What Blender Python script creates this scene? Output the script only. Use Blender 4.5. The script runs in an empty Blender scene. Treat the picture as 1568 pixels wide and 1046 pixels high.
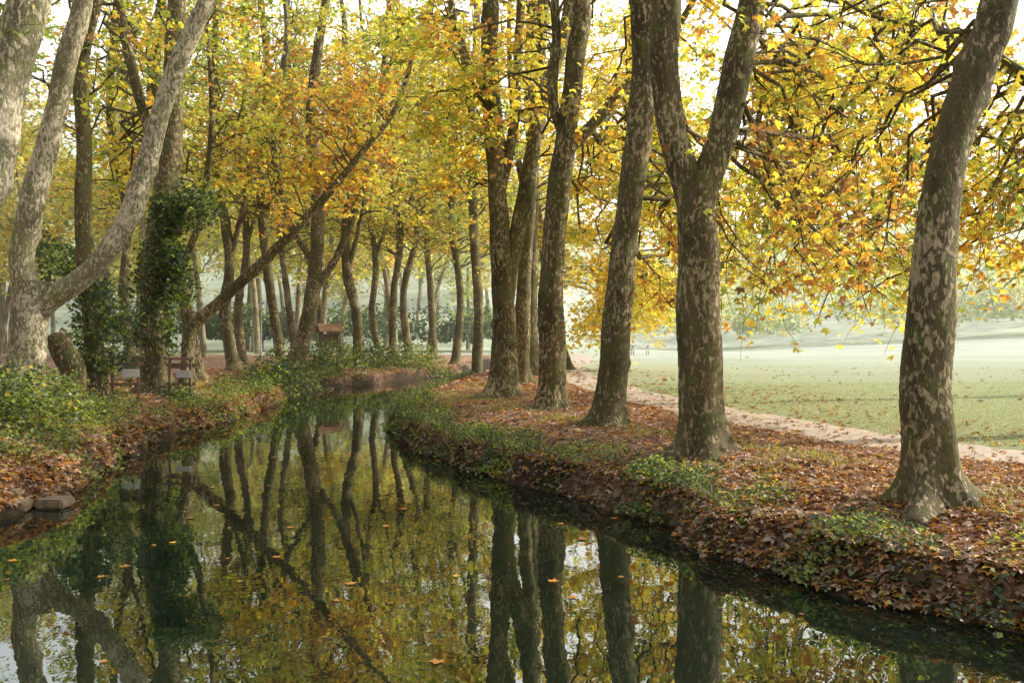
import bpy, math, random
import numpy as np
from mathutils import Vector
rng = np.random.default_rng(7)
random.seed(7)
F = 1524.0; CZ = 1.7; HY = 510.0; WZ = -0.65
scene = bpy.context.scene

def P(px, py, d):
    return np.array([(px-784.0)/F*d, d, CZ-(py-HY)/F*d])

# ---------------------------------------------------------------- materials
def newmat(name):
    m = bpy.data.materials.new(name); m.use_nodes = True
    nt = m.node_tree; nt.nodes.clear()
    out = nt.nodes.new('ShaderNodeOutputMaterial')
    return m, nt, out
def N(nt, t, **kw):
    n = nt.nodes.new(t)
    for k, v in kw.items():
        setattr(n, k, v)
    return n
def ramp(nt, stops):
    r = nt.nodes.new('ShaderNodeValToRGB')
    e = r.color_ramp.elements
    while len(e) > 1: e.remove(e[-1])
    e[0].position = stops[0][0]; e[0].color = (*stops[0][1], 1)
    for p, c in stops[1:]:
        x = e.new(p); x.color = (*c, 1)
    return r
def mixc(nt, fac, a, b, mode='MIX'):
    m = nt.nodes.new('ShaderNodeMix'); m.data_type = 'RGBA'; m.blend_type = mode
    for s, v in ((0, fac), (6, a), (7, b)):
        if isinstance(v, bpy.types.NodeSocket): nt.links.new(v, m.inputs[s])
        elif s == 0: m.inputs[0].default_value = v
        else: m.inputs[s].default_value = (*v, 1)
    return m.outputs[2]
def noise(nt, vec, scale, detail=4, rough=0.55, dist=0.0):
    n = nt.nodes.new('ShaderNodeTexNoise'); n.inputs['Scale'].default_value = scale
    n.inputs['Detail'].default_value = detail; n.inputs['Roughness'].default_value = rough
    n.inputs['Distortion'].default_value = dist
    nt.links.new(vec, n.inputs['Vector']); return n
def mapping(nt, vec, sc):
    m = nt.nodes.new('ShaderNodeMapping'); m.inputs['Scale'].default_value = sc
    nt.links.new(vec, m.inputs['Vector']); return m.outputs[0]

def bark_mat(name, dark, mid, pale, thr, moss=(0.07, 0.08, 0.02)):
    m, nt, out = newmat(name)
    tc = N(nt, 'ShaderNodeTexCoord')
    v = mapping(nt, tc.outputs['Object'], (1, 1, 0.45))
    n1 = noise(nt, v, 19, 4, 0.6, 0.5)
    n2 = noise(nt, v, 2.0, 4, 0.6)
    n3 = noise(nt, v, 45, 4, 0.65)
    n5 = noise(nt, tc.outputs['Object'], 1.1, 2, 0.5)
    sh = N(nt, 'ShaderNodeMath', operation='MULTIPLY_ADD'); nt.links.new(n5.outputs[0], sh.inputs[0]); sh.inputs[1].default_value = .45; nt.links.new(n1.outputs[0], sh.inputs[2])
    r1 = ramp(nt, [(thr+.225-0.02, (0, 0, 0)), (thr+.225+0.05, (.88, .88, .88))]); nt.links.new(sh.outputs[0], r1.inputs[0])
    rb = ramp(nt, [(0.35, dark), (0.65, mid)]); nt.links.new(n2.outputs[0], rb.inputs[0])
    r2 = ramp(nt, [(0.45, (0, 0, 0)), (0.62, (1, 1, 1))])
    n4 = noise(nt, v, 6, 4, 0.6, 0.5); nt.links.new(n4.outputs[0], r2.inputs[0])
    c = mixc(nt, r2.outputs[0], rb.outputs[0], moss)
    c = mixc(nt, r1.outputs[0], c, pale)
    r3 = ramp(nt, [(0.3, (0.45, 0.45, 0.45)), (0.65, (1.15, 1.15, 1.15))]); nt.links.new(n3.outputs[0], r3.inputs[0])
    c = mixc(nt, 1.0, c, r3.outputs[0], 'MULTIPLY')
    b = N(nt, 'ShaderNodeBsdfPrincipled'); b.inputs['Roughness'].default_value = 0.8
    b.inputs['Specular IOR Level'].default_value = 0.25
    nt.links.new(c, b.inputs['Base Color'])
    ad = N(nt, 'ShaderNodeMath', operation='MULTIPLY_ADD'); nt.links.new(r1.outputs[0], ad.inputs[0]); ad.inputs[1].default_value = -.6; nt.links.new(n3.outputs[0], ad.inputs[2])
    bp = N(nt, 'ShaderNodeBump'); bp.inputs['Strength'].default_value = 0.8; bp.inputs['Distance'].default_value = 0.02
    nt.links.new(ad.outputs[0], bp.inputs['Height']); nt.links.new(bp.outputs[0], b.inputs['Normal'])
    nt.links.new(b.outputs[0], out.inputs[0]); return m
BARK_D = bark_mat('bark_brown', (0.066, 0.05, 0.026), (0.18, 0.138, 0.068), (0.52, 0.42, 0.25), 0.56, (0.13, 0.135, 0.045))
BARK_P = bark_mat('bark_pale', (0.16, 0.14, 0.085), (0.34, 0.30, 0.18), (0.66, 0.58, 0.42), 0.515, (.21, .22, .09))

def leaf_mat(name, trans=0.5, rough=0.45, spec=0.06):
    m, nt, out = newmat(name)
    a = N(nt, 'ShaderNodeAttribute', attribute_name='col')
    b = N(nt, 'ShaderNodeBsdfDiffuse'); t = N(nt, 'ShaderNodeBsdfTranslucent'); gl = N(nt, 'ShaderNodeBsdfGlossy'); gl.inputs['Roughness'].default_value = rough
    nt.links.new(a.outputs[0], b.inputs['Color'])
    g = mixc(nt, 1.0, a.outputs[0], (1.3, 1.33, 0.85), 'MULTIPLY'); nt.links.new(g, t.inputs['Color'])
    mx = N(nt, 'ShaderNodeMixShader'); mx.inputs[0].default_value = trans
    nt.links.new(b.outputs[0], mx.inputs[1]); nt.links.new(t.outputs[0], mx.inputs[2])
    m2 = N(nt, 'ShaderNodeMixShader'); m2.inputs[0].default_value = spec
    nt.links.new(mx.outputs[0], m2.inputs[1]); nt.links.new(gl.outputs[0], m2.inputs[2])
    nt.links.new(m2.outputs[0], out.inputs[0]); return m
LEAF = leaf_mat('leaves', 0.6)
LITTER = leaf_mat('fallen_leaf', 0.15, 0.5, 0.05)
GRASSM = leaf_mat('grass_blade', 0.35, 0.4, 0.06)

def simple(name, col, rough=0.7, nscale=8.0, var=0.35):
    m, nt, out = newmat(name)
    tc = N(nt, 'ShaderNodeTexCoord'); n = noise(nt, tc.outputs['Object'], nscale, 5, 0.6)
    r = ramp(nt, [(0.3, tuple(c*(1-var) for c in col)), (0.7, tuple(min(1, c*(1+var)) for c in col))])
    nt.links.new(n.outputs[0], r.inputs[0])
    b = N(nt, 'ShaderNodeBsdfPrincipled'); b.inputs['Roughness'].default_value = rough
    nt.links.new(r.outputs[0], b.inputs['Base Color'])
    bp = N(nt, 'ShaderNodeBump'); bp.inputs['Strength'].default_value = 0.4; bp.inputs['Distance'].default_value = 0.01
    nt.links.new(n.outputs[0], bp.inputs['Height']); nt.links.new(bp.outputs[0], b.inputs['Normal'])
    nt.links.new(b.outputs[0], out.inputs[0]); return m

# ---------------------------------------------------------------- mesh helpers
def mesh_np(name, verts, faces_list, mat, cols=None, smooth=False, parent=None, coll=None):
    me = bpy.data.meshes.new(name)
    verts = np.ascontiguousarray(verts, dtype=np.float32)
    me.vertices.add(len(verts)); me.vertices.foreach_set('co', verts.ravel())
    loops = np.concatenate([f.ravel() for f in faces_list]).astype(np.int32)
    tot = np.concatenate([np.full(len(f), f.shape[1]) for f in faces_list])
    start = np.concatenate([[0], np.cumsum(tot)[:-1]]).astype(np.int32)
    me.loops.add(len(loops)); me.loops.foreach_set('vertex_index', loops)
    me.polygons.add(len(tot)); me.polygons.foreach_set('loop_start', start)
    me.update(calc_edges=True)
    me.polygons.foreach_set('use_smooth', np.full(len(tot), bool(smooth)))
    if cols is not None:
        at = me.attributes.new('col', 'FLOAT_COLOR', 'POINT')
        c = np.ones((len(verts), 4), dtype=np.float32); c[:, :3] = cols
        at.data.foreach_set('color', c.ravel())
    me.materials.append(mat)
    ob = bpy.data.objects.new(name, me); scene.collection.objects.link(ob)
    if parent is not None: ob.parent = parent
    return ob

def norm(v): return v/np.maximum(np.linalg.norm(v, axis=-1, keepdims=True), 1e-9)

class Geo:
    def __init__(s): s.v = []; s.f = {}; s.n = 0; s.c = []
    def add(s, v, f, c=None):
        s.v.append(v); s.f.setdefault(f.shape[1], []).append(f+s.n); s.n += len(v)
        if c is not None: s.c.append(c)
    def build(s, name, mat, smooth=False, parent=None):
        if not s.v: return None
        return mesh_np(name, np.concatenate(s.v), [np.concatenate(x) for x in s.f.values()], mat,
                       np.concatenate(s.c) if s.c else None, smooth, parent)

def tubes(geo, Pt, R, S, mod=None):
    n, K, _ = Pt.shape
    T = norm(np.gradient(Pt, axis=1)); m = norm(Pt[:, -1]-Pt[:, 0])
    ref = np.eye(3)[np.argmin(np.abs(m), axis=1)][:, None, :]
    U = norm(np.cross(T, np.broadcast_to(ref, T.shape))); V = np.cross(T, U)
    a = np.linspace(0, 2*math.pi, S, endpoint=False)
    RR = R[:, :, None]*np.ones(S)
    if mod is not None: RR = RR*mod
    vv = Pt[:, :, None, :]+RR[..., None]*(np.cos(a)[None, None, :, None]*U[:, :, None, :]+np.sin(a)[None, None, :, None]*V[:, :, None, :])
    idx = np.arange(n*K*S).reshape(n, K, S)
    i0 = idx[:, :-1, :]; i1 = idx[:, 1:, :]
    f = np.stack([i0, np.roll(i0, -1, 2), np.roll(i1, -1, 2), i1], -1).reshape(-1, 4)
    geo.add(vv.reshape(-1, 3), f)

def catmull(pts, n):
    pts = np.asarray(pts, float); k = len(pts)
    e = np.vstack([2*pts[0]-pts[1], pts, 2*pts[-1]-pts[-2]])
    t = np.linspace(0, k-1-1e-6, n); i = t.astype(int); u = (t-i)[:, None]
    p0, p1, p2, p3 = e[i], e[i+1], e[i+2], e[i+3]
    return 0.5*((2*p1)+(-p0+p2)*u+(2*p0-5*p1+4*p2-p3)*u**2+(-p0+3*p1-3*p2+p3)*u**3)

def lobes(angs, lens, w, curl):
    v = [[0, 0, 0]]; f = []
    for a, L in zip(angs, lens):
        a = math.radians(a); d = np.array([math.sin(a), math.cos(a)]); p = np.array([d[1], -d[0]])
        b = len(v)
        for q, z in ((d*L*0.5-p*w*L, 0.04), (d*L, -curl), (d*L*0.5+p*w*L, 0.04)):
            v.append([q[0], q[1], z])
        f.append([0, b, b+1, b+2])
    v = np.array(v, float); v[:, 1] -= 0.1
    return v, np.array(f)
LF3 = lobes([-62, 0, 62], [0.75, 1.0, 0.75], 0.32, 0.16)
LF5 = lobes([-105, -52, 0, 52, 105], [0.5, 0.8, 1.0, 0.8, 0.5], 0.28, 0.2)
LFK = (np.array([[0, 0, 0], [0.42, 0.45, 0.1], [0, 1, -0.1], [-0.42, 0.45, 0.1]], float), np.array([[0, 1, 2, 3]]))
BLADE = (np.array([[-0.5, 0, 0], [0.5, 0, 0], [0.32, 0.12, 0.55], [-0.32, 0.12, 0.55], [0, 0.45, 1.0]], float),
         np.array([[0, 1, 2], [0, 2, 3], [3, 2, 4]]))

def place_leaves(geo, C, size, cols, tpl, up=0.5, tilt=None):
    n = len(C); tv, tf = tpl
    nz = rng.normal(size=(n, 3)); nz = norm(nz); nz[:, 2] = np.abs(nz[:, 2]); nz[:, 2] += up; nz = norm(nz)
    h = rng.normal(size=(n, 3)); h[:, 2] -= 0.5
    y = norm(h-nz*np.sum(h*nz, 1, keepdims=True)); x = np.cross(y, nz)
    s = size[:, None, None]
    vv = C[:, None, :]+s*(tv[None, :, 0:1]*x[:, None, :]+tv[None, :, 1:2]*y[:, None, :]+tv[None, :, 2:3]*nz[:, None, :])
    f = (tf[None]+(np.arange(n)*len(tv))[:, None, None]).reshape(-1, tf.shape[1])
    geo.add(vv.reshape(-1, 3), f, np.repeat(cols, len(tv), axis=0))

def place_blades(geo, C, h, w, cols, lean=0.4):
    n = len(C); tv, tf = BLADE
    a = rng.uniform(0, 2*math.pi, n); x = np.stack([np.cos(a), np.sin(a), 0*a], 1); y = np.stack([-np.sin(a), np.cos(a), 0*a], 1)
    z = np.stack([rng.normal(0, lean*0.5, n), rng.normal(0, lean*0.5, n), np.ones(n)], 1)
    vv = C[:, None, :]+tv[None, :, 0:1]*w[:, None, None]*x[:, None, :]+h[:, None, None]*(tv[None, :, 1:2]*y[:, None, :]*lean*2+tv[None, :, 2:3]*z[:, None, :])
    f = (tf[None]+(np.arange(n)*len(tv))[:, None, None]).reshape(-1, 3)
    geo.add(vv.reshape(-1, 3), f, np.repeat(cols, len(tv), axis=0))

PAL = {'y': (0.86, 0.68, 0.12), 'g': (0.80, 0.50, 0.075), 'o': (0.60, 0.28, 0.065), 'r': (0.36, 0.165, 0.07),
       'l': (0.60, 0.59, 0.11), 'n': (0.28, 0.35, 0.08), 'd': (0.06, 0.10, 0.035), 'b': (.42, .26, .17), 'p': (.58, .39, .28)}
def palcols(spec, n, m):
    ks = list(spec); w = np.array([spec[k] for k in ks], float); w /= w.sum()
    base = np.array([PAL[k] for k in ks])
    gi = rng.choice(len(ks), n, p=w); li = rng.choice(len(ks), (n, m), p=w)
    use = rng.random((n, m)) < 0.55
    idx = np.where(use, gi[:, None], li)
    c = base[idx]*rng.uniform(0.7, 1.18, (n, m, 1))
    return np.minimum(c.reshape(-1, 3), .9)

# ---------------------------------------------------------------- terrain
RB = [(16, -45), (10, -15), (6.3, 0), (3.92, 7.6), (3.37, 8.33), (2.57, 9.42), (2.04, 10.5), (1.72, 12.1), (1.05, 13.8), (0.16, 15.2), (-0.96, 17.5),
      (-1.88, 19.9), (-2.84, 23.5), (-3.4, 27.5), (-3.2, 34), (-2.8, 40.7), (-1.5, 51), (-0.3, 60), (0.2, 70)]
LB = [(-2, 70), (-2.6, 60), (-3.4, 55), (-5.3, 49), (-7.3, 43.7), (-8.0, 36.5), (-7.6, 30.3), (-7.6, 25.6), (-7.8, 22.7), (-7.4, 19.4), (-6.5, 15.2),
      (-6.4, 13.5), (-6.6, 12.0), (-6.8, 5), (-8, -10), (-12, -45)]
POLY = np.array(RB+LB, float)
def sdist(x, y):
    p = np.stack([x, y], -1); d = np.full(x.shape, 1e9); ins = np.zeros(x.shape, bool)
    A = POLY; B = np.roll(POLY, -1, 0)
    for a, b in zip(A, B):
        ab = b-a; t = np.clip(((p-a)@ab)/(ab@ab), 0, 1)
        d = np.minimum(d, np.linalg.norm(p-(a+t[..., None]*ab), axis=-1))
        c = ((a[1] > y) != (b[1] > y)) & (x < (b[0]-a[0])*(y-a[1])/(b[1]-a[1]+1e-12)+a[0])
        ins ^= c
    return np.where(ins, -d, d)
def sm(a, b, x):
    t = np.clip((x-a)/(b-a), 0, 1); return t*t*(3-2*t)
def wob(x, y):
    return (np.sin(x*1.7+y*0.9)+np.sin(x*0.8-y*1.9+1.3)+np.sin(x*3.1+2.2*y+0.5)*0.6+np.sin(5.3*x-3.7*y)*0.35+np.sin(7.9*x+8.3*y+2)*0.25)/3.2
PATH = np.array([(14.5, 7.8), (10, 10.6), (7.1, 13.5), (5.9, 15.7), (5.1, 18.4), (4.25, 22), (3.4, 27.3), (2.7, 34.5), (2.5, 43), (3.0, 52), (4.5, 64), (5, 80)], float)
PC = catmull(PATH, 120)
def pdist(x, y):
    d = np.full(x.shape, 1e9)
    for q in PC: d = np.minimum(d, np.hypot(x-q[0], y-q[1]))
    return d
def H(x, y):
    x = np.asarray(x, float); y = np.asarray(y, float)
    s = sdist(x, y); s2 = s+0.34*wob(x*1.3, y*1.3)*np.exp(-np.abs(s)/1.5)+0.10*wob(4*x, 4*y)
    land = WZ+0.42*sm(-0.02, 0.34, s2)+0.23*sm(0.3, 2.2, s2)
    bed = WZ-0.9*sm(0, 1.2, -s2)
    z = np.where(s2 > 0, land, bed-0.04)
    z = z+0.05*wob(x*1.1, y*1.1)*sm(0, 1, s)*sm(0.8, 2.2, pdist(x, y))*(1-0.6*sm(3, 8, x))
    z += 0.35*np.exp(-(((x+8.6)/1.6)**2+((y-16.5)/3)**2))*sm(0, .8, s)
    z += sm(70, 135, y)*np.clip((x-27)/40*1.9-0.6, -0.6, 3)*sm(5, 20, x)
    z += 34*sm(135, 420, y+0.15*np.abs(x-20))
    z += 16*sm(100, 190, y)*(1-sm(-12, 22, x))
    z += 12*sm(60, 160, -x-0.3*y)
    return z
def axis(a, b, fine, lo, hi, g=1.09):
    mid = list(np.arange(a, b, fine)); l = []; h = []
    s = fine; x = a
    while x > lo: s *= g; x -= s; l.append(x)
    s = fine; x = mid[-1]
    while x < hi: s *= g; x += s; h.append(x)
    return np.array(l[::-1]+mid+h)
xs = axis(-10.5, 8.5, 0.10, -600, 600); ys = axis(6.5, 32, 0.11, -60, 900, 1.06)
X, Y = np.meshgrid(xs, ys); Z = H(X, Y)
SD = sdist(X, Y); PD = pdist(X, Y)
def litter_amt(x, y, s, pd):
    right = (x > np.interp(y, POLY[:19, 1], POLY[:19, 0])-0.2)
    edge = np.interp(y, PATH[:, 1], PATH[:, 0])
    edge = np.where(y < 13.5, 7.1+(13.5-y)*1.2, edge)
    w = 0.35*wob(x*0.9, y*0.9)
    lr = 1-sm(-0.8, 1.4, x-edge+w)*0.93
    far = 1-sm(60, 100, y)
    return np.where(right, lr, 1.0)*far
LA = litter_amt(X, Y, SD, PD)
vc = np.zeros((X.size, 3)); vc[:, 0] = LA.ravel()
vc[:, 1] = (1-sm(0.0, 0.9, SD+0.5*wob(X, Y))).ravel()
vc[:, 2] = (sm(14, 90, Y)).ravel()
m, nt, out = newmat('ground_soil_leaves_grass')
tc = N(nt, 'ShaderNodeTexCoord'); ov = tc.outputs['Object']
at = N(nt, 'ShaderNodeAttribute', attribute_name='col'); sep = N(nt, 'ShaderNodeSeparateColor'); nt.links.new(at.outputs[0], sep.inputs[0])
vo = N(nt, 'ShaderNodeTexVoronoi'); vo.inputs['Scale'].default_value = 13; nt.links.new(ov, vo.inputs['Vector'])
sv = N(nt, 'ShaderNodeSeparateColor'); nt.links.new(vo.outputs['Color'], sv.inputs[0])
rl = ramp(nt, [(0.0, (0.07, 0.04, 0.028)), (0.3, (0.20, 0.12, 0.08)), (0.6, (0.38, 0.22, 0.145)), (0.85, (0.5, 0.31, 0.21)), (1.0, (0.56, 0.43, 0.29))])
nt.links.new(sv.outputs[0], rl.inputs[0])
nb = noise(nt, ov, 0.9, 5, 0.6); ns = noise(nt, ov, 45, 4, 0.7); nm = noise(nt, ov, 5, 4, 0.6); nw = noise(nt, ov, 0.12, 4, 0.6)
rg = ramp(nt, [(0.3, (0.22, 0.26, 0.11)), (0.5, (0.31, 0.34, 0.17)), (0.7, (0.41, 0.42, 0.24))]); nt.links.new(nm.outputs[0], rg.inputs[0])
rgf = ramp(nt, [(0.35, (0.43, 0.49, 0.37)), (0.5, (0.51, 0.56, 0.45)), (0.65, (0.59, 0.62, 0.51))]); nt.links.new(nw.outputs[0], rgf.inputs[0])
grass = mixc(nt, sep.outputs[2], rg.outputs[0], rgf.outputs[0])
gsh = ramp(nt, [(0.3, (0.7, 0.7, 0.7)), (0.7, (1.2, 1.2, 1.2))]); nt.links.new(ns.outputs[0], gsh.inputs[0])
grass = mixc(nt, 1.0, grass, gsh.outputs[0], 'MULTIPLY')
ma = N(nt, 'ShaderNodeMath', operation='MULTIPLY_ADD'); nt.links.new(nb.outputs[0], ma.inputs[0]); ma.inputs[1].default_value = -0.9; nt.links.new(sep.outputs[0], ma.inputs[2])
mb = N(nt, 'ShaderNodeMath', operation='MULTIPLY_ADD'); nt.links.new(ns.outputs[0], mb.inputs[0]); mb.inputs[1].default_value = 0.5; nt.links.new(ma.outputs[0], mb.inputs[2])
rm = ramp(nt, [(0.28, (0, 0, 0)), (0.45, (1, 1, 1))]); nt.links.new(mb.outputs[0], rm.inputs[0])
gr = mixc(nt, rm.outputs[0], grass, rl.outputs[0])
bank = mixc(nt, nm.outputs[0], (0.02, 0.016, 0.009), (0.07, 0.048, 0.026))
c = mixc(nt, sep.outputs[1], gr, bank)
b = N(nt, 'ShaderNodeBsdfPrincipled'); b.inputs['Roughness'].default_value = 0.9; b.inputs['Specular IOR Level'].default_value = 0.15
nt.links.new(c, b.inputs['Base Color'])
bp = N(nt, 'ShaderNodeBump'); bp.inputs['Strength'].default_value = 0.6; bp.inputs['Distance'].default_value = 0.04
ad = N(nt, 'ShaderNodeMath', operation='ADD'); nt.links.new(sv.outputs[1], ad.inputs[0]); nt.links.new(ns.outputs[0], ad.inputs[1])
nt.links.new(ad.outputs[0], bp.inputs['Height']); nt.links.new(bp.outputs[0], b.inputs['Normal']); nt.links.new(b.outputs[0], out.inputs[0])
GM = m
ny, nx = X.shape; idx = np.arange(nx*ny).reshape(ny, nx)
gf = np.stack([idx[:-1, :-1], idx[:-1, 1:], idx[1:, 1:], idx[1:, :-1]], -1).reshape(-1, 4)
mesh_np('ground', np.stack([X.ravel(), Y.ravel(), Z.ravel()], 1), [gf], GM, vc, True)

# path
m, nt, out = newmat('path_gravel')
tc = N(nt, 'ShaderNodeTexCoord'); n1 = noise(nt, tc.outputs['Object'], 2.0, 6, 0.65); n2 = noise(nt, tc.outputs['Object'], 60, 3, 0.6)
r = ramp(nt, [(0.3, (0.42, 0.33, 0.25)), (0.7, (0.58, 0.49, 0.40))]); nt.links.new(n1.outputs[0], r.inputs[0])
r2 = ramp(nt, [(0.3, (0.8, 0.8, 0.8)), (0.7, (1.1, 1.1, 1.1))]); nt.links.new(n2.outputs[0], r2.inputs[0])
c = mixc(nt, 1.0, r.outputs[0], r2.outputs[0], 'MULTIPLY')
b = N(nt, 'ShaderNodeBsdfPrincipled'); b.inputs['Roughness'].default_value = 0.9; nt.links.new(c, b.inputs['Base Color']); nt.links.new(b.outputs[0], out.inputs[0])
pc = catmull(PATH, 400); tg = norm(np.gradient(pc, axis=0)); nr = np.stack([tg[:, 1], -tg[:, 0]], 1)
K = 11; off = np.linspace(-1, 1, K)
hw = 1.22+0.07*np.sin(np.arange(400)*0.35)+0.09*np.sin(np.arange(400)*0.13)+0.07*rng.normal(size=400)
pts = pc[:, None, :]+nr[:, None, :]*off[None, :, None]*hw[:, None, None]
pz = H(pts[..., 0], pts[..., 1])+0.012*(1-np.abs(off)[None, :]**3*3.0)
pv = np.concatenate([pts, pz[..., None]], -1).reshape(-1, 3); ii = np.arange(400*K).reshape(400, K)
pf = np.stack([ii[:-1, :-1], ii[:-1, 1:], ii[1:, 1:], ii[1:, :-1]], -1).reshape(-1, 4)
mesh_np('footpath', pv, [pf], m, None, True)

# water
m, nt, out = newmat('river_water')
tc = N(nt, 'ShaderNodeTexCoord'); v = mapping(nt, tc.outputs['Object'], (1.0, 0.6, 1))
n1 = noise(nt, v, 1.3, 3, 0.5); n2 = noise(nt, v, 7, 2, 0.5)
ad = N(nt, 'ShaderNodeMath', operation='MULTIPLY_ADD'); nt.links.new(n2.outputs[0], ad.inputs[0]); ad.inputs[1].default_value = 0.12; nt.links.new(n1.outputs[0], ad.inputs[2])
bp = N(nt, 'ShaderNodeBump'); bp.inputs['Strength'].default_value = 0.45; bp.inputs['Distance'].default_value = 0.009
nt.links.new(ad.outputs[0], bp.inputs['Height'])
b = N(nt, 'ShaderNodeBsdfPrincipled'); b.inputs['Base Color'].default_value = (0.007, 0.013, 0.008, 1); b.inputs['Roughness'].default_value = 0.01
b.inputs['IOR'].default_value = 1.95; b.inputs['Specular IOR Level'].default_value = 0.95; b.inputs['Specular Tint'].default_value = (.9, 1, .93, 1)
nt.links.new(bp.outputs[0], b.inputs['Normal']); nt.links.new(b.outputs[0], out.inputs[0])
mesh_np('river', np.array([(-16, -45, WZ), (18, -45, WZ), (18, 5, WZ), (8, 72, WZ), (-12, 72, WZ)], float), [np.array([[0, 1, 2, 3, 4]])], m)

# ---------------------------------------------------------------- trees
def build_crown(bark, leafg, samples, targets, offz, nsub, nleaf, lsize, spec, tpl, rs=1.0, spread=1.1, jit=0.2):
    n = len(targets)
    if n == 0: return
    S = samples
    aim = targets.copy(); aim[:, 2] += offz
    D = np.linalg.norm(S[None]-aim[:, None], axis=2)+rng.random((n, len(S)))*1.6
    st = S[np.argmin(D, 1)]
    L = np.linalg.norm(targets-st, axis=1)
    mid = 0.5*(st+targets)+rng.normal(size=(n, 3))*0.15*L[:, None]; mid[:, 2] += 0.16*L
    t = np.linspace(0, 1, 9)[None, :, None]
    C = (1-t)**2*st[:, None]+2*t*(1-t)*mid[:, None]+t**2*targets[:, None]
    C[:, 1:-1] += rng.normal(size=(n, 7, 3))*0.04*np.minimum(L, 5)[:, None, None]
    tt = np.linspace(0, 1, 9)
    R = (0.008+0.0048*L[:, None])*(1-tt)[None]**0.8*rs+0.005*rs
    tubes(bark, C, R, 6)
    ts = rng.uniform(0.35, 1.0, (n, nsub)); k = np.minimum((ts*8).astype(int), 7); u = ts*8-k
    ar = np.arange(n)[:, None]
    s0 = C[ar, k]*(1-u[..., None])+C[ar, k+1]*u[..., None]
    d = rng.normal(size=(n, nsub, 3)); d[..., 2] *= 0.6
    d = norm(d+0.5*norm(targets-st)[:, None, :]); ln = rng.uniform(0.5, 1.3, (n, nsub, 1))*spread
    s0 = s0.reshape(-1, 3); e = s0+(d*ln).reshape(-1, 3); e[:, 2] -= 0.12*ln.ravel()
    mm = 0.5*(s0+e); mm[:, 2] += 0.12*ln.ravel(); mm += rng.normal(size=mm.shape)*0.06
    t4 = np.linspace(0, 1, 5)[None, :, None]
    C2 = (1-t4)**2*s0[:, None]+2*t4*(1-t4)*mm[:, None]+t4**2*e[:, None]
    R2 = np.linspace(0.009, 0.0035, 5)[None]*rs*np.ones((len(s0), 1))
    tubes(bark, C2, R2, 3)
    M = len(s0); q = rng.uniform(0.15, 1.02, (M, nleaf))[..., None]
    dj = np.clip(rng.normal(size=(M, nleaf, 3)), -1.7, 1.7)*jit
    lp = (1-q)**2*s0[:, None]+2*q*(1-q)*mm[:, None]+q**2*e[:, None]+dj
    gcol = palcols(spec, n, nsub*nleaf)
    lp = lp.reshape(-1, 3)
    ok = lp[:, 2] > 0.35
    sz = lsize*rng.uniform(0.6, 1.25, len(lp))
    place_leaves(leafg, lp[ok], sz[ok], gcol[ok], tpl)

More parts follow.
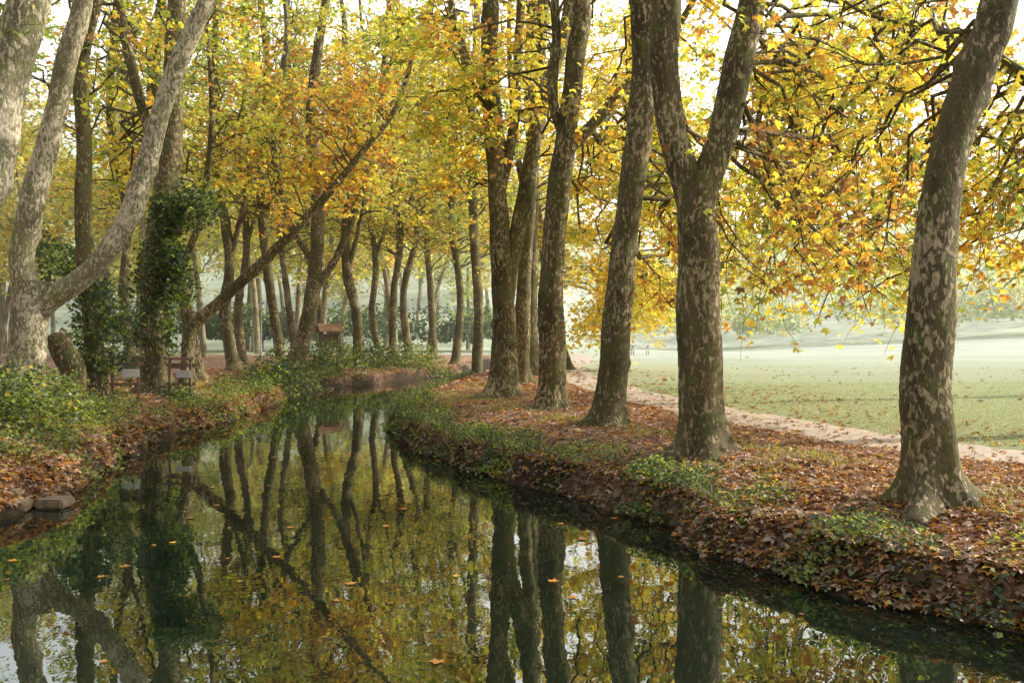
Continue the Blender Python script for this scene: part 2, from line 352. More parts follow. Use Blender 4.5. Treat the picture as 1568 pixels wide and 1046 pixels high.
def make_tree(name, d, stems, crown=None, regions=(), spec={'y': 1}, lsize=0.16, tpl=LF3, mat=None, nsub=8, nleaf=10, ext=8.0, flare=1.0, base=True, rs=1.0, drift=0.0, jit=None):
    bark = Geo(); lg = Geo(); samples = []
    if jit is None: jit = .13 if d < 30 else .2
    for si, (pp, r0, r1) in enumerate(stems):
        pts = [P(q[0], q[1], q[2] if len(q) > 2 else d+drift*(pp[0][1]-q[1])/500) for q in pp]
        if si == 0 and base:
            gz = float(H(np.array([pts[0][0]]), np.array([pts[0][1]]))[0])
            pts[0][2] = gz-0.25
        pts = np.array(pts)
        L0 = np.sum(np.linalg.norm(np.diff(pts, axis=0), axis=1))
        e = ext if pp[-1][1] < 230 else 0.0
        if e > 0:
            dr = norm(pts[-1]-pts[-2]); dr = norm(dr*0.6+np.array([0, 0, .5]))
            p = pts[-1]
            for _ in range(3):
                p = p+dr*e/3+rng.normal(size=3)*0.25; pts = np.vstack([pts, p])
        big = si == 0 and base and d < 35
        n = max(14, int((16 if big else 8)*(L0+e))); n = min(n, 240 if big else 140)
        c = catmull(pts, n); seg = np.concatenate([[0], np.cumsum(np.linalg.norm(np.diff(c, axis=0), axis=1))])
        tt = seg/seg[-1]; k0 = L0/(L0+e)
        R = np.where(tt < k0, r0+(r1-r0)*tt/k0, r1*(1-(tt-k0)/max(1-k0, 1e-6)*0.85))
        if e == 0: R = r0+(r1-r0)*tt
        S = 40 if big else (26 if r0 > 0.2 and d < 35 else 10)
        a = np.linspace(0, 2*math.pi, S, endpoint=False)[None, :]; sl = seg[:, None]
        ph = rng.uniform(0, 6, 6)
        mod = 1+0.045*np.sin(2*a+ph[0]+0.5*sl)+0.03*np.sin(3*a+ph[1]-1.1*sl)+0.05*np.sin(1.9*sl+ph[2])+0.035*np.sin(4.7*sl+ph[3]+a)+rng.normal(size=(n, S))*0.012
        if si == 0 and base:
            sl2 = np.maximum(sl-0.2, 0)
            lob = 0.6*(0.5+0.5*np.sin(5*a+ph[4]))**1.7+0.5*(0.5+0.5*np.sin(3*a+ph[5]))**2
            mod = mod+flare*(np.exp(-sl2/0.14)*(1.6*lob+.1)+np.exp(-sl2/0.5)*(.42*lob+.04)+.10*np.exp(-sl2/1.2))
        for _ in range(int(seg[-1]*0.6)):
            kc = rng.uniform(1.0, seg[-1]); ka = rng.uniform(0, 2*math.pi)
            da = np.abs((a-ka+math.pi) % (2*math.pi)-math.pi)
            mod = mod+0.28*np.exp(-((sl-kc)/0.12)**2-(da/0.5)**2)
        tubes(bark, c[None], R[None], S, mod[None])
        samples.append(c[(c[:, 2] > 2.2)][::(2 if big else 1)])
    S = np.concatenate(samples)
    if crown:
        rx, z0, z1, n, offz = crown[:5]; n = int(n*.8)
        cx, cy = S[:, 0].mean(), S[:, 1].mean()
        if len(crown) > 5: cx += crown[5]; cy += crown[6]
        a = rng.uniform(0, 2*math.pi, n); r = rx*np.sqrt(rng.uniform(0.08, 1, n)); z = z0+(z1-z0)*rng.random(n)**1.15
        r *= np.sqrt(np.clip(1-((z-z0)/(z1-z0))**2*0.75, 0.1, 1))
        T = np.stack([cx+r*np.cos(a), cy+r*np.sin(a), z], 1)
        build_crown(bark, lg, S, T, offz, nsub, nleaf, lsize, spec, tpl, rs, jit=jit)
    for rg_ in regions:
        x0, x1, y0, y1, d0, d1, n, oz = rg_[:8]; sp = rg_[8] if len(rg_) > 8 else spec
        dd = rng.uniform(d0, d1, n)
        T = np.stack([P(px, py, q) for px, py, q in zip(rng.uniform(x0, x1, n), rng.uniform(y0, y1, n), dd)])
        build_crown(bark, lg, S, T, oz, nsub, nleaf, lsize, sp, tpl, rs, jit=jit)
    em = bpy.data.objects.new(name, None); scene.collection.objects.link(em)
    bark.build('trunk_and_branches', mat or BARK_D, True, em)
    lg.build('leaves', LEAF, False, em)
    return em

GOLD = {'y': 5.5, 'g': 2.0, 'o': .8, 'r': .5, 'l': 4.2, 'n': .8}
GOLDR = {'y': 3.4, 'g': 2.4, 'o': 1.8, 'r': 1.3, 'l': 3.2, 'n': .6}
MIX = {'y': 3, 'g': 1.3, 'o': .5, 'r': .3, 'l': 5.2, 'n': 2}
OLIVE = {'y': 1.7, 'g': .7, 'o': .35, 'r': .2, 'l': 4.8, 'n': 3.6}
RUST = {'g': 2.8, 'o': 2.6, 'r': 1.8, 'l': 2.6, 'y': 1.4}
PT = 'plane_tree'
# right row
make_tree(PT, 10.2, [([(1430, 768), (1424, 700), (1418, 600), (1424, 480), (1432, 380), (1442, 280), (1472, 170), (1503, 80), (1530, 0)], .27, .17)],
          crown=(4.5, 7.0, 13, 8, -1), regions=[(1200, 1400, 250, 380, 11, 14, 7, 1.5, GOLDR), (1150, 1400, -60, 150, 10.5, 14, 6, .5)], spec=GOLD, lsize=.11, tpl=LF5)
make_tree(PT, 14.4, [([(1080, 688), (1076, 620), (1071, 520), (1069, 420), (1066, 330), (1065, 265)], .29, .28),
                     ([(1062, 320), (1046, 265), (1026, 190), (1016, 100), (1020, 0)], .22, .19),
                     ([(1068, 320), (1084, 265), (1108, 200), (1128, 100), (1152, 0)], .23, .19)],
          crown=(5, 7.6, 14, 12, -1), regions=[(1130, 1400, 340, 480, 15, 20, 16, 1.6, GOLDR), (1160, 1400, 120, 330, 15, 19, 8, 1.0)], spec=GOLD, lsize=.125, tpl=LF5)
make_tree(PT, 18.2, [([(930, 652), (938, 580), (945, 480), (958, 350), (973, 250), (985, 130), (982, 0)], .27, .22),
                     ([(975, 130), (1000, 60), (1040, -20)], .12, .08)],
          crown=(5, 8.4, 15, 16, -1), regions=[(1010, 1150, 320, 490, 19.5, 26, 16, 1.5, GOLD), (900, 1100, 60, 300, 19, 24, 8, .5)], spec=GOLD, lsize=.15)
make_tree(PT, 22, [([(838, 627), (846, 560), (843, 480), (846, 400), (855, 300), (868, 200), (882, 80), (890, 0)], .29, .2),
                   ([(868, 232), (900, 200), (935, 160), (965, 125), (1010, 85)], .14, .08),
                   ([(866, 220), (846, 150), (852, 60), (850, 0)], .13, .1)],
          crown=(5, 8.8, 16, 18, -1), regions=[(690, 820, 60, 260, 23, 27, 8, 0), (890, 1050, 230, 420, 25, 30, 18, 1.2)], spec=GOLD, lsize=.15)
make_tree(PT, 26.4, [([(767, 606), (772, 520), (770, 430), (762, 300), (755, 180), (750, 80), (752, 0)], .34, .2),
                     ([(773, 470), (783, 400), (800, 320), (822, 200), (850, 100), (872, 0)], .22, .17),
                     ([(764, 310), (786, 200), (792, 100), (798, 0)], .15, .12),
                     ([(752, 180), (725, 120), (700, 50), (690, 0)], .12, .09)],
          crown=(6, 9.5, 18, 24, -1), regions=[(590, 740, 40, 320, 25, 32, 22, 0.0, MIX), (560, 720, 0, 160, 22, 28, 9, 0, MIX)], spec=MIX, lsize=.16)
make_tree(PT, 33, [([(797, 588), (800, 480), (806, 380), (818, 200), (832, 0)], .26, .18)], crown=(5, 8, 17, 28, -1), spec=GOLD, lsize=.17)
make_tree(PT, 40, [([(813, 572), (812, 470), (816, 300), (812, 100), (820, -40)], .3, .2), ([(814, 350), (790, 220), (780, 80)], .15, .1)], crown=(6, 6, 18, 40, -.5), spec=GOLD, lsize=.18)
make_tree(PT, 46, [([(872, 553), (852, 500), (838, 420), (820, 300), (810, 180)], .25, .15)], crown=(6, 4, 14, 44, 0, 3, 3), spec=GOLD, lsize=.19)
make_tree(PT, 45, [([(945, 553), (948, 470), (955, 380), (960, 250), (965, 80)], .28, .2)], crown=(6.5, 3.0, 15, 95, 1.0), regions=[(880, 1060, 420, 530, 40, 50, 36, 1.5)], spec={'y': 6, 'g': 1.8, 'l': 2.5}, lsize=.2, nsub=10)
make_tree(PT, 55, [([(728, 557), (733, 480), (727, 380), (722, 200), (730, 60)], .3, .2)], crown=(6, 6, 19, 50, -.5), spec=MIX, lsize=.2)
make_tree(PT, 17, [([(1760, 640), (1750, 480), (1745, 300), (1740, 100), (1735, -60)], .35, .22), ([(1748, 330), (1660, 200), (1560, 110), (1450, 50), (1300, 10)], .10, .03)],
          crown=(4, 7.5, 13, 3, 0), regions=[(1490, 1640, 330, 440, 16, 20, 10, 1.5, GOLDR), (1300, 1560, 240, 420, 16, 22, 14, 1.5), (1180, 1400, 370, 490, 18, 24, 11, 1.5), (1200, 1560, 0, 200, 16, 22, 11, .3)], spec=GOLD, lsize=.14, tpl=LF3)
make_tree(PT, 27, [([(1640, 600), (1640, 400), (1645, 200), (1650, 0)], .3, .2), ([(1641, 330), (1500, 200), (1350, 130), (1200, 110)], .10, .04), ([(1645, 200), (1500, 80), (1300, 10), (1150, -20)], .10, .04)],
          crown=(5, 7.5, 13, 4, 0), regions=[(1100, 1400, 260, 440, 24, 32, 26, 1.2), (1100, 1320, 430, 515, 24, 32, 20, 1.5), (1080, 1540, 0, 240, 24, 34, 50, 0)], spec=GOLD, lsize=.17, tpl=LF3)
# left bank
make_tree(PT, 20.7, [([(30, 637), (36, 580), (42, 520), (48, 470), (50, 430)], .42, .36),
                     ([(50, 480), (38, 430), (36, 385), (55, 290), (80, 200), (108, 80), (132, -10)], .26, .19),
                     ([(44, 500), (72, 462), (118, 432), (165, 385), (203, 320), (232, 230), (262, 130), (300, 40), (322, -10)], .25, .16)],
          crown=(5, 9, 16, 14, -1), spec=OLIVE, mat=BARK_P, lsize=.15)
make_tree(PT, 12, [([(-130, 700), (-90, 560), (-60, 400), (-12, 260), (12, 130), (48, 0)], .32, .22)], crown=(4, 7, 13, 8, -1, -2, 0), spec=OLIVE, mat=BARK_P, lsize=.14,
          regions=[(-40, 20, 0, 40, 11, 13, 1, 0)])
make_tree(PT, 24, [([(152, 600), (140, 480), (128, 350), (130, 220), (126, 100), (152, -10)], .22, .15),
                   ([(106, 600, 23), (112, 570, 23), (98, 540, 23), (86, 512, 23)], .3, .25)], crown=(5, 8, 16, 18, -1), spec=OLIVE, lsize=.15)
make_tree(PT, 28, [([(242, 606), (236, 540), (235, 450), (245, 350), (262, 230), (266, 130), (272, 0)], .40, .24),
                   ([(258, 290), (225, 190), (200, 90), (185, 0)], .17, .12)], crown=(6, 9, 17, 24, -1), regions=[(60, 330, 60, 330, 30, 38, 28, 0, MIX)], spec=OLIVE, lsize=.16)
make_tree(PT, 33, [([(288, 560), (292, 510), (340, 460), (418, 387), (490, 312), (552, 238), (610, 160)], .22, .1)],
          regions=[(380, 600, 120, 320, 31, 38, 36, -.5)], spec=RUST, lsize=.17)
make_tree(PT, 35, [([(302, 560), (285, 470), (262, 380), (255, 280), (240, 120), (250, 0)], .26, .15), ([(272, 420), (305, 340), (325, 200), (320, 60)], .13, .1)], crown=(5, 9, 17, 28, -1), spec=OLIVE, lsize=.17)
make_tree(PT, 43, [([(442, 573), (464, 520), (480, 440), (487, 360), (486, 280), (478, 160), (500, 0)], .38, .18),
                   ([(479, 450), (520, 385), (553, 295), (578, 200), (590, 80)], .17, .1),
                   ([(484, 410), (440, 330), (420, 200), (440, 60)], .14, .1)], crown=(6.5, 9, 18, 46, -1), regions=[(380, 620, 90, 300, 40, 48, 18, 0, RUST)], spec=MIX, lsize=.19)
def simple_trees():
    L = [(45, [(360, 546), (345, 480), (352, 400), (340, 300), (332, 200), (330, 80), (335, 0)], .27, MIX), (48, [(434, 545), (415, 450), (403, 350), (400, 250), (410, 120), (400, 0)], .25, OLIVE),
         (50, [(550, 552), (546, 480), (532, 420), (530, 340), (545, 250), (530, 80)], .27, MIX), (58, [(600, 545), (603, 450), (612, 370), (600, 220), (610, 60)], .24, OLIVE),
         (56, [(586, 547), (570, 480), (575, 400), (556, 250), (560, 100)], .2, MIX), (64, [(628, 542), (618, 450), (640, 350), (640, 200), (650, 80)], .25, OLIVE),
         (66, [(664, 541), (660, 450), (654, 350), (668, 200), (660, 80)], .25, MIX), (60, [(697, 545), (705, 450), (690, 330), (700, 150)], .25, GOLD),
         (70, [(500, 540), (488, 470), (470, 380), (475, 220), (450, 90)], .25, OLIVE), (40, [(205, 560), (190, 450), (195, 330), (170, 180), (180, 0)], .2, OLIVE),
         (52, [(372, 545), (365, 470), (378, 380), (370, 220), (380, 60)], .22, MIX), (62, [(455, 545), (440, 450), (430, 340), (452, 220), (440, 60)], .22, OLIVE)]
    for d, pp, r, sp in L:
        make_tree(PT, d, [(pp, r, r*.6), ([(pp[2][0], pp[2][1]), (pp[2][0]+22, pp[2][1]-90), (pp[2][0]+34, pp[2][1]-200)], r*.5, r*.3)],
                  crown=(6, 7.5 if d < 55 else 7, 19, 68, -.6), spec=sp, lsize=.21, tpl=LFK, nsub=8, nleaf=10, rs=1.3, ext=6)
simple_trees()

# ---------------------------------------------------------------- distant woods (one object) and unseen woods added behind the viewpoint (one object)
def woods(name, pos, hz_, nl, size):
    bark = Geo(); lg = Geo()
    for x, y in pos:
        gz = float(H(np.array([x]), np.array([y]))[0]); hh = random.uniform(14, 22)
        lean = rng.normal(size=2)*1.2
        pts = catmull([(x, y, gz-.3), (x+lean[0]*.3, y+lean[1]*.3, gz+hh*.3), (x+lean[0], y, gz+hh*.6), (x+lean[0]*1.5, y+lean[1], gz+hh)], 16)
        tubes(bark, pts[None], np.linspace(.26, .06, 16)[None], 8)
        n = 32; a = rng.uniform(0, 6.28, n); r = 4.5*np.sqrt(rng.random(n)); z = gz+hh*rng.uniform(.36 if hz_ else .2, 1.05, n)
        T = np.stack([x+lean[0]+r*np.cos(a), y+r*np.sin(a), z], 1)
        g2 = Geo()
        build_crown(bark, g2, pts[4:], T, -.5, 7, nl, size, random.choice([OLIVE, OLIVE, MIX, MIX, GOLD]), LFK, 1.6, 1.5, .35)
        k = np.clip((y-50)/200, 0, .75) if hz_ else 0  # distance haze painted into the leaf colour, stronger further away
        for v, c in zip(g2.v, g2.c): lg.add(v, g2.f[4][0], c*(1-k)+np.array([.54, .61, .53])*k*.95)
    em = bpy.data.objects.new(name, None); scene.collection.objects.link(em)
    bark.build('trunks', BARK_P if hz_ else BARK_D, True, em); lg.build('foliage', LEAF, False, em)
pos = []
while len(pos) < 80:
    y = random.uniform(66, 150); px = random.uniform(-250, 860); x = (px-784)/F*y
    if y < 85 and -5 < x < 9: continue
    if all((x-a)**2+(y-b_)**2 > 12 for a, b_ in pos): pos.append((x, y))
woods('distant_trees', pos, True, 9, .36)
pos = []
while len(pos) < 18:
    x = random.uniform(-34, 2); y = random.uniform(-34, -8)
    if -9 < x < 9 and y > -9: continue
    if all((x-a)**2+(y-b_)**2 > 16 for a, b_ in pos): pos.append((x, y))
pos += [(-16, 2), (-18, 8), (-20, 15), (-14, -3)]
woods('unseen_woodland', pos, False, 7, .42)  # out-of-view trees added to block sky light and darken the trunk fronts

lg = Geo()
def blobs(geo, n, xr, yr, hr, rad, nl, size, spec, k, hc=(.54, .62, .62)):
    x = rng.uniform(*xr, n); y = rng.uniform(*yr, n)
    gz = H(x, y); hh = rng.uniform(*hr, n)
    v = norm(rng.normal(size=(n, nl, 3))); v[..., 2] = np.abs(v[..., 2])*1.3-.25
    rr = rng.uniform(.65, 1.08, (n, nl, 1))
    lump = 1+.25*np.sin(v[..., :1]*5+x[:, None, None])*np.cos(v[..., 1:2]*4+y[:, None, None])
    C = np.stack([x, y, gz+hh*.5], 1)[:, None]+v*rr*lump*np.stack([rad*hh/8, rad*hh/8, hh*.5], 1)[:, None]
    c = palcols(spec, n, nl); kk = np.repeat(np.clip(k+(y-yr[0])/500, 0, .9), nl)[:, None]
    c = c*(1-kk)+np.array(hc)*kk  # pale haze tint blended into the foliage colour itself
    place_leaves(geo, C.reshape(-1, 3), size*rng.uniform(.6, 1.3, n*nl), c, LFK, .2)
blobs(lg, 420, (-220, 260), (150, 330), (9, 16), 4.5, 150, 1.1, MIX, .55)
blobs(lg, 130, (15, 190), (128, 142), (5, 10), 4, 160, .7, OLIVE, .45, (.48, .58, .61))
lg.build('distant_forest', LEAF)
lg = Geo()
blobs(lg, 60, (-40, 3), (88, 96), (2.5, 4.5), 5, 260, .35, {'d': 3, 'n': 1}, .05)
lg.build('hedge', LEAF)

# ivy on left tree and undergrowth
lg = Geo()
def ivy(px0, px1, py0, py1, d0, d1, n, size, spec):
    k = 14; m_ = n//k
    c = np.stack([P(a, b_, q) for a, b_, q in zip(rng.uniform(px0, px1, m_), rng.uniform(py0, py1, m_), rng.uniform(d0, d1, m_))])
    pts = (c[:, None]+rng.normal(size=(m_, k, 3))*.16).reshape(-1, 3)
    place_leaves(lg, pts, size*rng.uniform(.6, 1.3, len(pts)), palcols(spec, m_, k), LF3, .3)
DG = {'d': 4, 'n': 1.4}
for y0, y1, x0, x1 in [(300, 360, 240, 268), (360, 420, 225, 262), (400, 470, 215, 262), (470, 540, 212, 262), (290, 350, 258, 335), (380, 460, 255, 290)]:
    ivy(x0, x1, y0, y1, 27.4, 28.8, 1000, .11, DG)
lg.build('ivy_plant', LEAF)
lg = Geo()
ivy(115, 165, 420, 570, 23.4, 24.6, 1500, .1, DG); ivy(160, 200, 440, 600, 24, 26, 700, .1, DG); ivy(60, 120, 370, 430, 26, 30, 700, .12, DG)
lg.build('ivy_plant', LEAF)

# ---------------------------------------------------------------- ground cover
def scatter(n, x0, x1, y0, y1, cond):
    x = rng.uniform(x0, x1, n); y = y0+(y1-y0)*rng.random(n)**1.3
    s = sdist(x, y); o = cond(x, y, s); return x[o], y[o], s[o]
lg = Geo()
def lit(n, x0, x1, y0, y1, size, dens=1.0, zoff=.012, smax=99, dark=1.0):
    def cond(x, y, s):
        la = litter_amt(x, y, s, None); pd = pdist(x, y)
        pr = np.clip(la*dens*(.55+.6*wob(x*2, y*2)+.35)*np.where(pd < .9, .16, 1)+.03, 0, 1)
        return (s > -.05) & (s < smax) & (rng.random(len(x)) < pr)
    x, y, s = scatter(n, x0, x1, y0, y1, cond)
    z = H(x, y)+zoff+rng.uniform(0, .03, len(x)); o = z > WZ+.02; x = x[o]; y = y[o]; z = z[o]
    c = palcols({'o': 2.6, 'r': 3.2, 'g': .7, 'b': 3, 'p': 3.6}, len(x), 1)*dark
    place_leaves(lg, np.stack([x, y, z], 1), size*rng.uniform(.55, 1.3, len(x)), c, LF3, 1.4)
lit(52000, -3.5, 9, 6, 32, .075)
lit(18000, 2, 7, 6, 13, .075)
lit(90000, -4, 6, 6.5, 32, .085, 1.3, .02, .75, .65)
lit(34000, -14, -6, 12, 34, .10, 1.2)
lit(50000, -9, -6, 11, 36, .09, 1.3, .03, 1.0, .85)
lit(12000, -14, 6, 32, 60, .16)
lit(7000, 6, 24, 9, 50, .09, .8)
lg.build('fallen_leaves', LITTER)
lg = Geo()
n = 210; x = rng.uniform(-6, 4, n); y = 5+rng.random(n)**1.2*28; s = sdist(x, y); o = s < -.1
C = np.stack([x[o], y[o], np.full(o.sum(), WZ+.008)], 1); tv = LF5[0].copy(); tv[:, 2] = np.abs(tv[:, 2])*.3
place_leaves(lg, C, .08*rng.uniform(.5, 1.3, len(C)), palcols({'o': 3, 'g': 1, 'r': 2}, len(C), 1)*.8, (tv, LF5[1]), 40)
lg.build('floating_leaves', LITTER)

# grass
lg = Geo()
def gr_(n, x0, x1, y0, y1, cond, h, w, spec, lean=.4):
    x, y, s = scatter(n, x0, x1, y0, y1, cond)
    z = H(x, y)-.01; o = z > WZ-.03; x = x[o]; y = y[o]; z = z[o]; k = len(x)
    place_blades(lg, np.stack([x, y, z], 1), h*rng.uniform(.5, 1.3, k), w*rng.uniform(.7, 1.3, k), palcols(spec, k, 1), lean)
fieldc = lambda x, y, s: (s > 1.0) & (rng.random(len(x)) < sm(.85, 1.4, pdist(x, y))*(1.05-litter_amt(x, y, s, None))) & (x > 0)
PAL['f'] = (.40, .45, .24); PAL['t'] = (.50, .47, .30)
gr_(70000, 3, 18, 10, 34, fieldc, .05, .012, {'f': 5, 'n': .8, 't': 1})
bankc = lambda x, y, s: (s > -.02) & (s < .6) & (wob(x*.5+3, y*.45) > np.where(y < 15.5, 0.0, -.5))
gr_(120000, -5, 5, 7, 45, bankc, .27, .012, {'n': 1.6, 'd': 5, 'l': .3, 't': .2}, 1.0)
bankl = lambda x, y, s: (s > -.02) & (s < .6) & (wob(x*.6+3, y*.5) > 0)
gr_(36000, -12, -5.5, 11, 46, bankl, .22, .014, {'n': 3, 'd': 2, 'l': 1.5}, .7)
midc = lambda x, y, s: (s > .4) & (s < 3.0) & (wob(x*1.1+1, y*.9) > .05)
gr_(70000, -4, 8, 8, 34, midc, .10, .012, {'n': 3, 'l': 1.5, 'f': .8}, .5)
gr_(26000, -12, -6, 12, 40, midc, .16, .012, {'n': 3, 'l': 1.5, 'f': .6}, .5)
lg.build('grass', GRASSM)
def clumps(name, centres, h, rad, nl, size, spec):
    g = Geo(); C = np.array(centres); k = len(C)
    v = rng.normal(size=(k, nl, 3))*np.array([rad*.55, rad*.55, 0]); hh = h*rng.random((k, nl))*np.exp(-(v[..., 0]**2+v[..., 1]**2)/(rad*rad))
    p = np.stack([C[:, 0:1]+v[..., 0], C[:, 1:2]+v[..., 1], np.zeros((k, nl))], -1)
    p[..., 2] = np.maximum(H(p[..., 0], p[..., 1]), WZ+.05)+hh+.02
    place_leaves(g, p.reshape(-1, 3), size*rng.uniform(.5, 1.3, k*nl), palcols(spec, k, nl), LFK, .7)
    return g.build(name, LEAF)
def bankpts(n, x0, x1, y0, y1, s0, s1):
    x = rng.uniform(x0, x1, n*60); y = rng.uniform(y0, y1, n*60); s = sdist(x, y); o = (s > s0) & (s < s1)
    return np.stack([x[o], y[o]], 1)[:n]
PG = {'n': 3, 'd': 4, 'l': .6}
clumps('bank_plants', bankpts(85, -4, 6, 7.5, 30, .05, 1.0), .25, .34, 150, .055, PG)
clumps('bank_plants', bankpts(95, -12, -5, 12, 45, .1, 1.5), .5, .45, 170, .07, PG)
clumps('shrub', [P(px, 560, d)[:2] for px, d in [(425, 36), (440, 38), (500, 47), (520, 48), (545, 50), (575, 50), (600, 52), (630, 53), (655, 54), (480, 45), (560, 51)]], 1.5, 1.3, 900, .13, {'d': 4, 'n': 2, 'l': .5})
clumps('shrub', [P(px, 560, d)[:2] for px, d in [(20, 17), (60, 17.5), (90, 18), (5, 16), (120, 19.5), (40, 16)]], 1.0, .7, 900, .08, {'n': 3, 'l': 1.2, 'd': 3, 'g': .5})

# ---------------------------------------------------------------- small built objects
WOOD = simple('weathered_wood', (.20, .14, .09)); WHITE = simple('painted_board', (.62, .62, .58), .6, 5, .12)
STONE = simple('stone', (.19, .14, .085), .85, 6, .5); METAL = simple('painted_metal', (.35, .38, .38), .4, 5, .1); ROOF = simple('roof_shingle', (.24, .13, .075))
def box(name, c, s, mat, parent, rot=(0, 0, 0), bev=.01):
    import bmesh
    bm = bmesh.new(); bmesh.ops.create_cube(bm, size=1)
    for v in bm.verts: v.co = Vector((v.co.x*s[0], v.co.y*s[1], v.co.z*s[2]))
    bmesh.ops.bevel(bm, geom=bm.edges[:], offset=bev, segments=2, affect='EDGES')
    me = bpy.data.meshes.new(name); bm.to_mesh(me); bm.free(); me.materials.append(mat)
    o = bpy.data.objects.new(name, me); scene.collection.objects.link(o); o.location = c; o.rotation_euler = rot; o.parent = parent; return o
def empty(name, x, y, rz=0, dz=0):
    e = bpy.data.objects.new(name, None); scene.collection.objects.link(e)
    e.location = (x, y, float(H(np.array([x]), np.array([y]))[0])+dz); e.rotation_euler = (0, 0, rz); return e
for px, d, rz in ((192, 24.5, .3), (276, 26.5, -.2)):
    q = P(px, 580, d); e = empty('notice_board', q[0], q[1], rz, .12)
    box('post_1', (-.3, 0, .45), (.07, .07, 1.1), WOOD, e); box('post_2', (.3, 0, .45), (.07, .07, 1.1), WOOD, e)
    box('rail', (0, .045, .85), (.85, .03, .09), WOOD, e); box('rail_low', (0, .045, .35), (.85, .03, .08), WOOD, e)
    box('panel', (.12, -.06, .62), (.42, .03, .2), WHITE, e, (.15, 0, 0)); box('cap', (0, 0, 1.03), (.9, .2, .04), WOOD, e)
q = P(505, 528, 52); e = empty('wooden_shelter', q[0], q[1], .4, .35)
for i, (a, b_) in enumerate(((-.45, -.3), (.45, -.3), (-.45, .3), (.45, .3))): box('post_%d' % i, (a, b_, .45), (.09, .09, 2.1), WOOD, e)
box('body', (0, 0, .95), (.78, .5, .7), WOOD, e)
box('roof_front', (0, -.26, 1.62), (1.3, .72, .05), ROOF, e, (.62, 0, 0)); box('roof_back', (0, .29, 1.62), (1.3, .72, .05), ROOF, e, (-.62, 0, 0))
q = P(400, 540, 62); e = empty('street_lamp', q[0], q[1])
g = Geo(); tubes(g, np.array([[(0, 0, 0), (0, 0, .5), (0, 0, .55), (0, 0, 3.1)]], float), np.array([[.09, .08, .05, .04]]), 10); g.build('pole', METAL, True, e)
g = Geo(); tubes(g, np.array([[(0, 0, 3.1), (0, 0, 3.15), (0, 0, 3.3), (0, 0, 3.5), (0, 0, 3.55)]], float), np.array([[.06, .14, .2, .17, .03]]), 12); g.build('lantern', WHITE, True, e)
g = Geo(); tubes(g, np.array([[(0, 0, 3.53), (0, 0, 3.57), (0, 0, 3.68)]], float), np.array([[.24, .22, .02]]), 12); g.build('cap', METAL, True, e)
for px, d, rz, mt in ((715, 52, .2, WOOD), (980, 78, -.3, WHITE), (262, 36, .2, WOOD)):
    q = P(px, 540, d); e = empty('picnic_table', q[0], q[1], rz)
    for i in range(4): box('top_%d' % i, (0, -.3+i*.2, .75), (1.8, .18, .04), mt, e)
    for sgn in (-1, 1):
        box('seat', (0, sgn*.72, .45), (1.8, .26, .04), mt, e)
        box('cross', (sgn*.6, 0, .41), (.07, 1.5, .08), mt, e)
        for t in (-1, 1): box('leg', (sgn*.6, t*.38, .36), (.09, .07, .82), mt, e, (t*.45, 0, 0))
e = empty('stone_steps', -6.55, 13.1, .1); e.location.z = WZ
for i, (cx, cy, cz, sx, sy, sz, r) in enumerate([(-.2, 0, .08, .75, .4, .14, .05), (.42, .25, .07, .4, .35, .13, -.2), (-.3, .2, .22, .6, .4, .12, .1), (-.95, -.05, .08, .6, .5, .15, 0), (-.9, .2, .24, .55, .4, .14, -.1)]):
    box('slab_%d' % i, (cx, cy, cz), (sx, sy, sz), STONE, e, (0.03, .04*(-1)**i, r), .03)

# ---------------------------------------------------------------- light morning mist over the far meadow and woods
m, nt, out = newmat('mist')
vs = N(nt, 'ShaderNodeVolumeScatter'); vs.inputs['Color'].default_value = (.97, .98, .96, 1); vs.inputs['Density'].default_value = 0.0016; vs.inputs['Anisotropy'].default_value = .35
nt.links.new(vs.outputs[0], out.inputs['Volume'])
vx = np.array([(x, y, z) for x in (-130, 130) for y in (36, 340) for z in (-3, 30)], float)
mesh_np('mist', vx, [np.array([[0, 1, 3, 2], [4, 6, 7, 5], [0, 4, 5, 1], [2, 3, 7, 6], [0, 2, 6, 4], [1, 5, 7, 3]])], m)

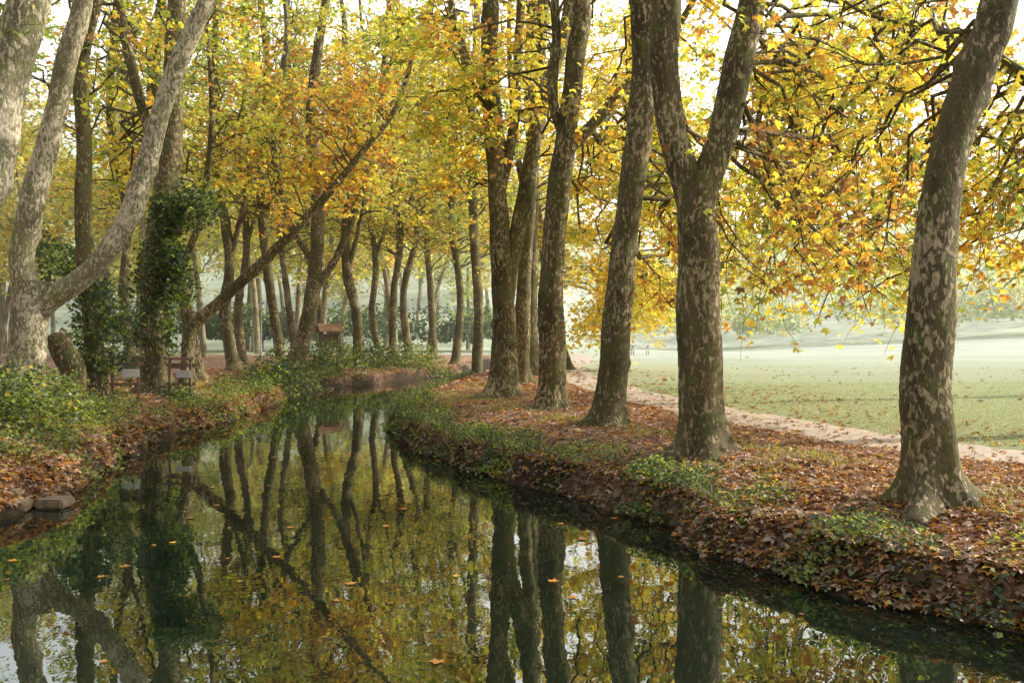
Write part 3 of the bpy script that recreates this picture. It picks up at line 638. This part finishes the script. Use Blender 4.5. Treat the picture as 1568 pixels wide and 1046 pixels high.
# ---------------------------------------------------------------- light, world, camera
EL, AZ = 30.0, 74.0
sd = Vector((math.sin(math.radians(AZ))*math.cos(math.radians(EL)), math.cos(math.radians(AZ))*math.cos(math.radians(EL)), math.sin(math.radians(EL))))
l = bpy.data.lights.new('sun', 'SUN'); l.energy = 5.0; l.angle = math.radians(.6); l.color = (1, .91, .75)
lo = bpy.data.objects.new('sun', l); scene.collection.objects.link(lo); lo.rotation_euler = (-sd).to_track_quat('-Z', 'Y').to_euler()
w = bpy.data.worlds.new('World'); scene.world = w; w.use_nodes = True; nt = w.node_tree
bg = nt.nodes['Background']; sky = nt.nodes.new('ShaderNodeTexSky'); sky.sky_type = 'NISHITA'; sky.sun_disc = False
sky.sun_elevation = math.radians(EL); sky.sun_rotation = math.radians(AZ); sky.dust_density = 4.0; sky.air_density = 1.0; sky.ozone_density = 1.0
# bright morning haze: strongest towards the sun and low down, fading towards the zenith and behind
tc = N(nt, 'ShaderNodeTexCoord'); dp = N(nt, 'ShaderNodeVectorMath', operation='DOT_PRODUCT')
nt.links.new(tc.outputs['Generated'], dp.inputs[0]); dp.inputs[1].default_value = tuple(Vector((.7, .6, .35)).normalized())
mr = N(nt, 'ShaderNodeMapRange'); nt.links.new(dp.outputs['Value'], mr.inputs[0])
mr.inputs[1].default_value = -0.6; mr.inputs[2].default_value = 1.0; mr.inputs[3].default_value = 0.0; mr.inputs[4].default_value = 1.0
vr = ramp(nt, [(0.0, (.14, .155, .175)), (.35, (.37, .39, .42)), (.55, (.62, .635, .64)), (.8, (.92, .90, .85)), (1.0, (1, .96, .88))]); nt.links.new(mr.outputs[0], vr.inputs[0])
sx = N(nt, 'ShaderNodeSeparateXYZ'); nt.links.new(tc.outputs['Generated'], sx.inputs[0])
er = ramp(nt, [(0.0, (1, 1, 1)), (.42, (1, 1, 1)), (.72, (.68, .70, .74)), (1.0, (.5, .53, .59))]); nt.links.new(sx.outputs[2], er.inputs[0])
vv_ = mixc(nt, 1.0, vr.outputs[0], er.outputs[0], 'MULTIPLY')
sc = N(nt, 'ShaderNodeVectorMath', operation='SCALE'); nt.links.new(vv_, sc.inputs[0]); sc.inputs['Scale'].default_value = 24.0
hz = mixc(nt, 0.65, sky.outputs[0], sc.outputs[0])
nt.links.new(hz, bg.inputs[0]); bg.inputs[1].default_value = 0.15
cam = bpy.data.cameras.new('camera'); cam.lens = 35; cam.sensor_width = 36; cam.clip_end = 3000
co = bpy.data.objects.new('camera', cam); scene.collection.objects.link(co); co.location = (0, 0, CZ)
co.rotation_euler = (math.radians(90)-math.atan(13/F), 0, 0); scene.camera = co
scene.view_settings.view_transform = 'Standard'; scene.view_settings.look = 'None'; scene.view_settings.exposure = 0
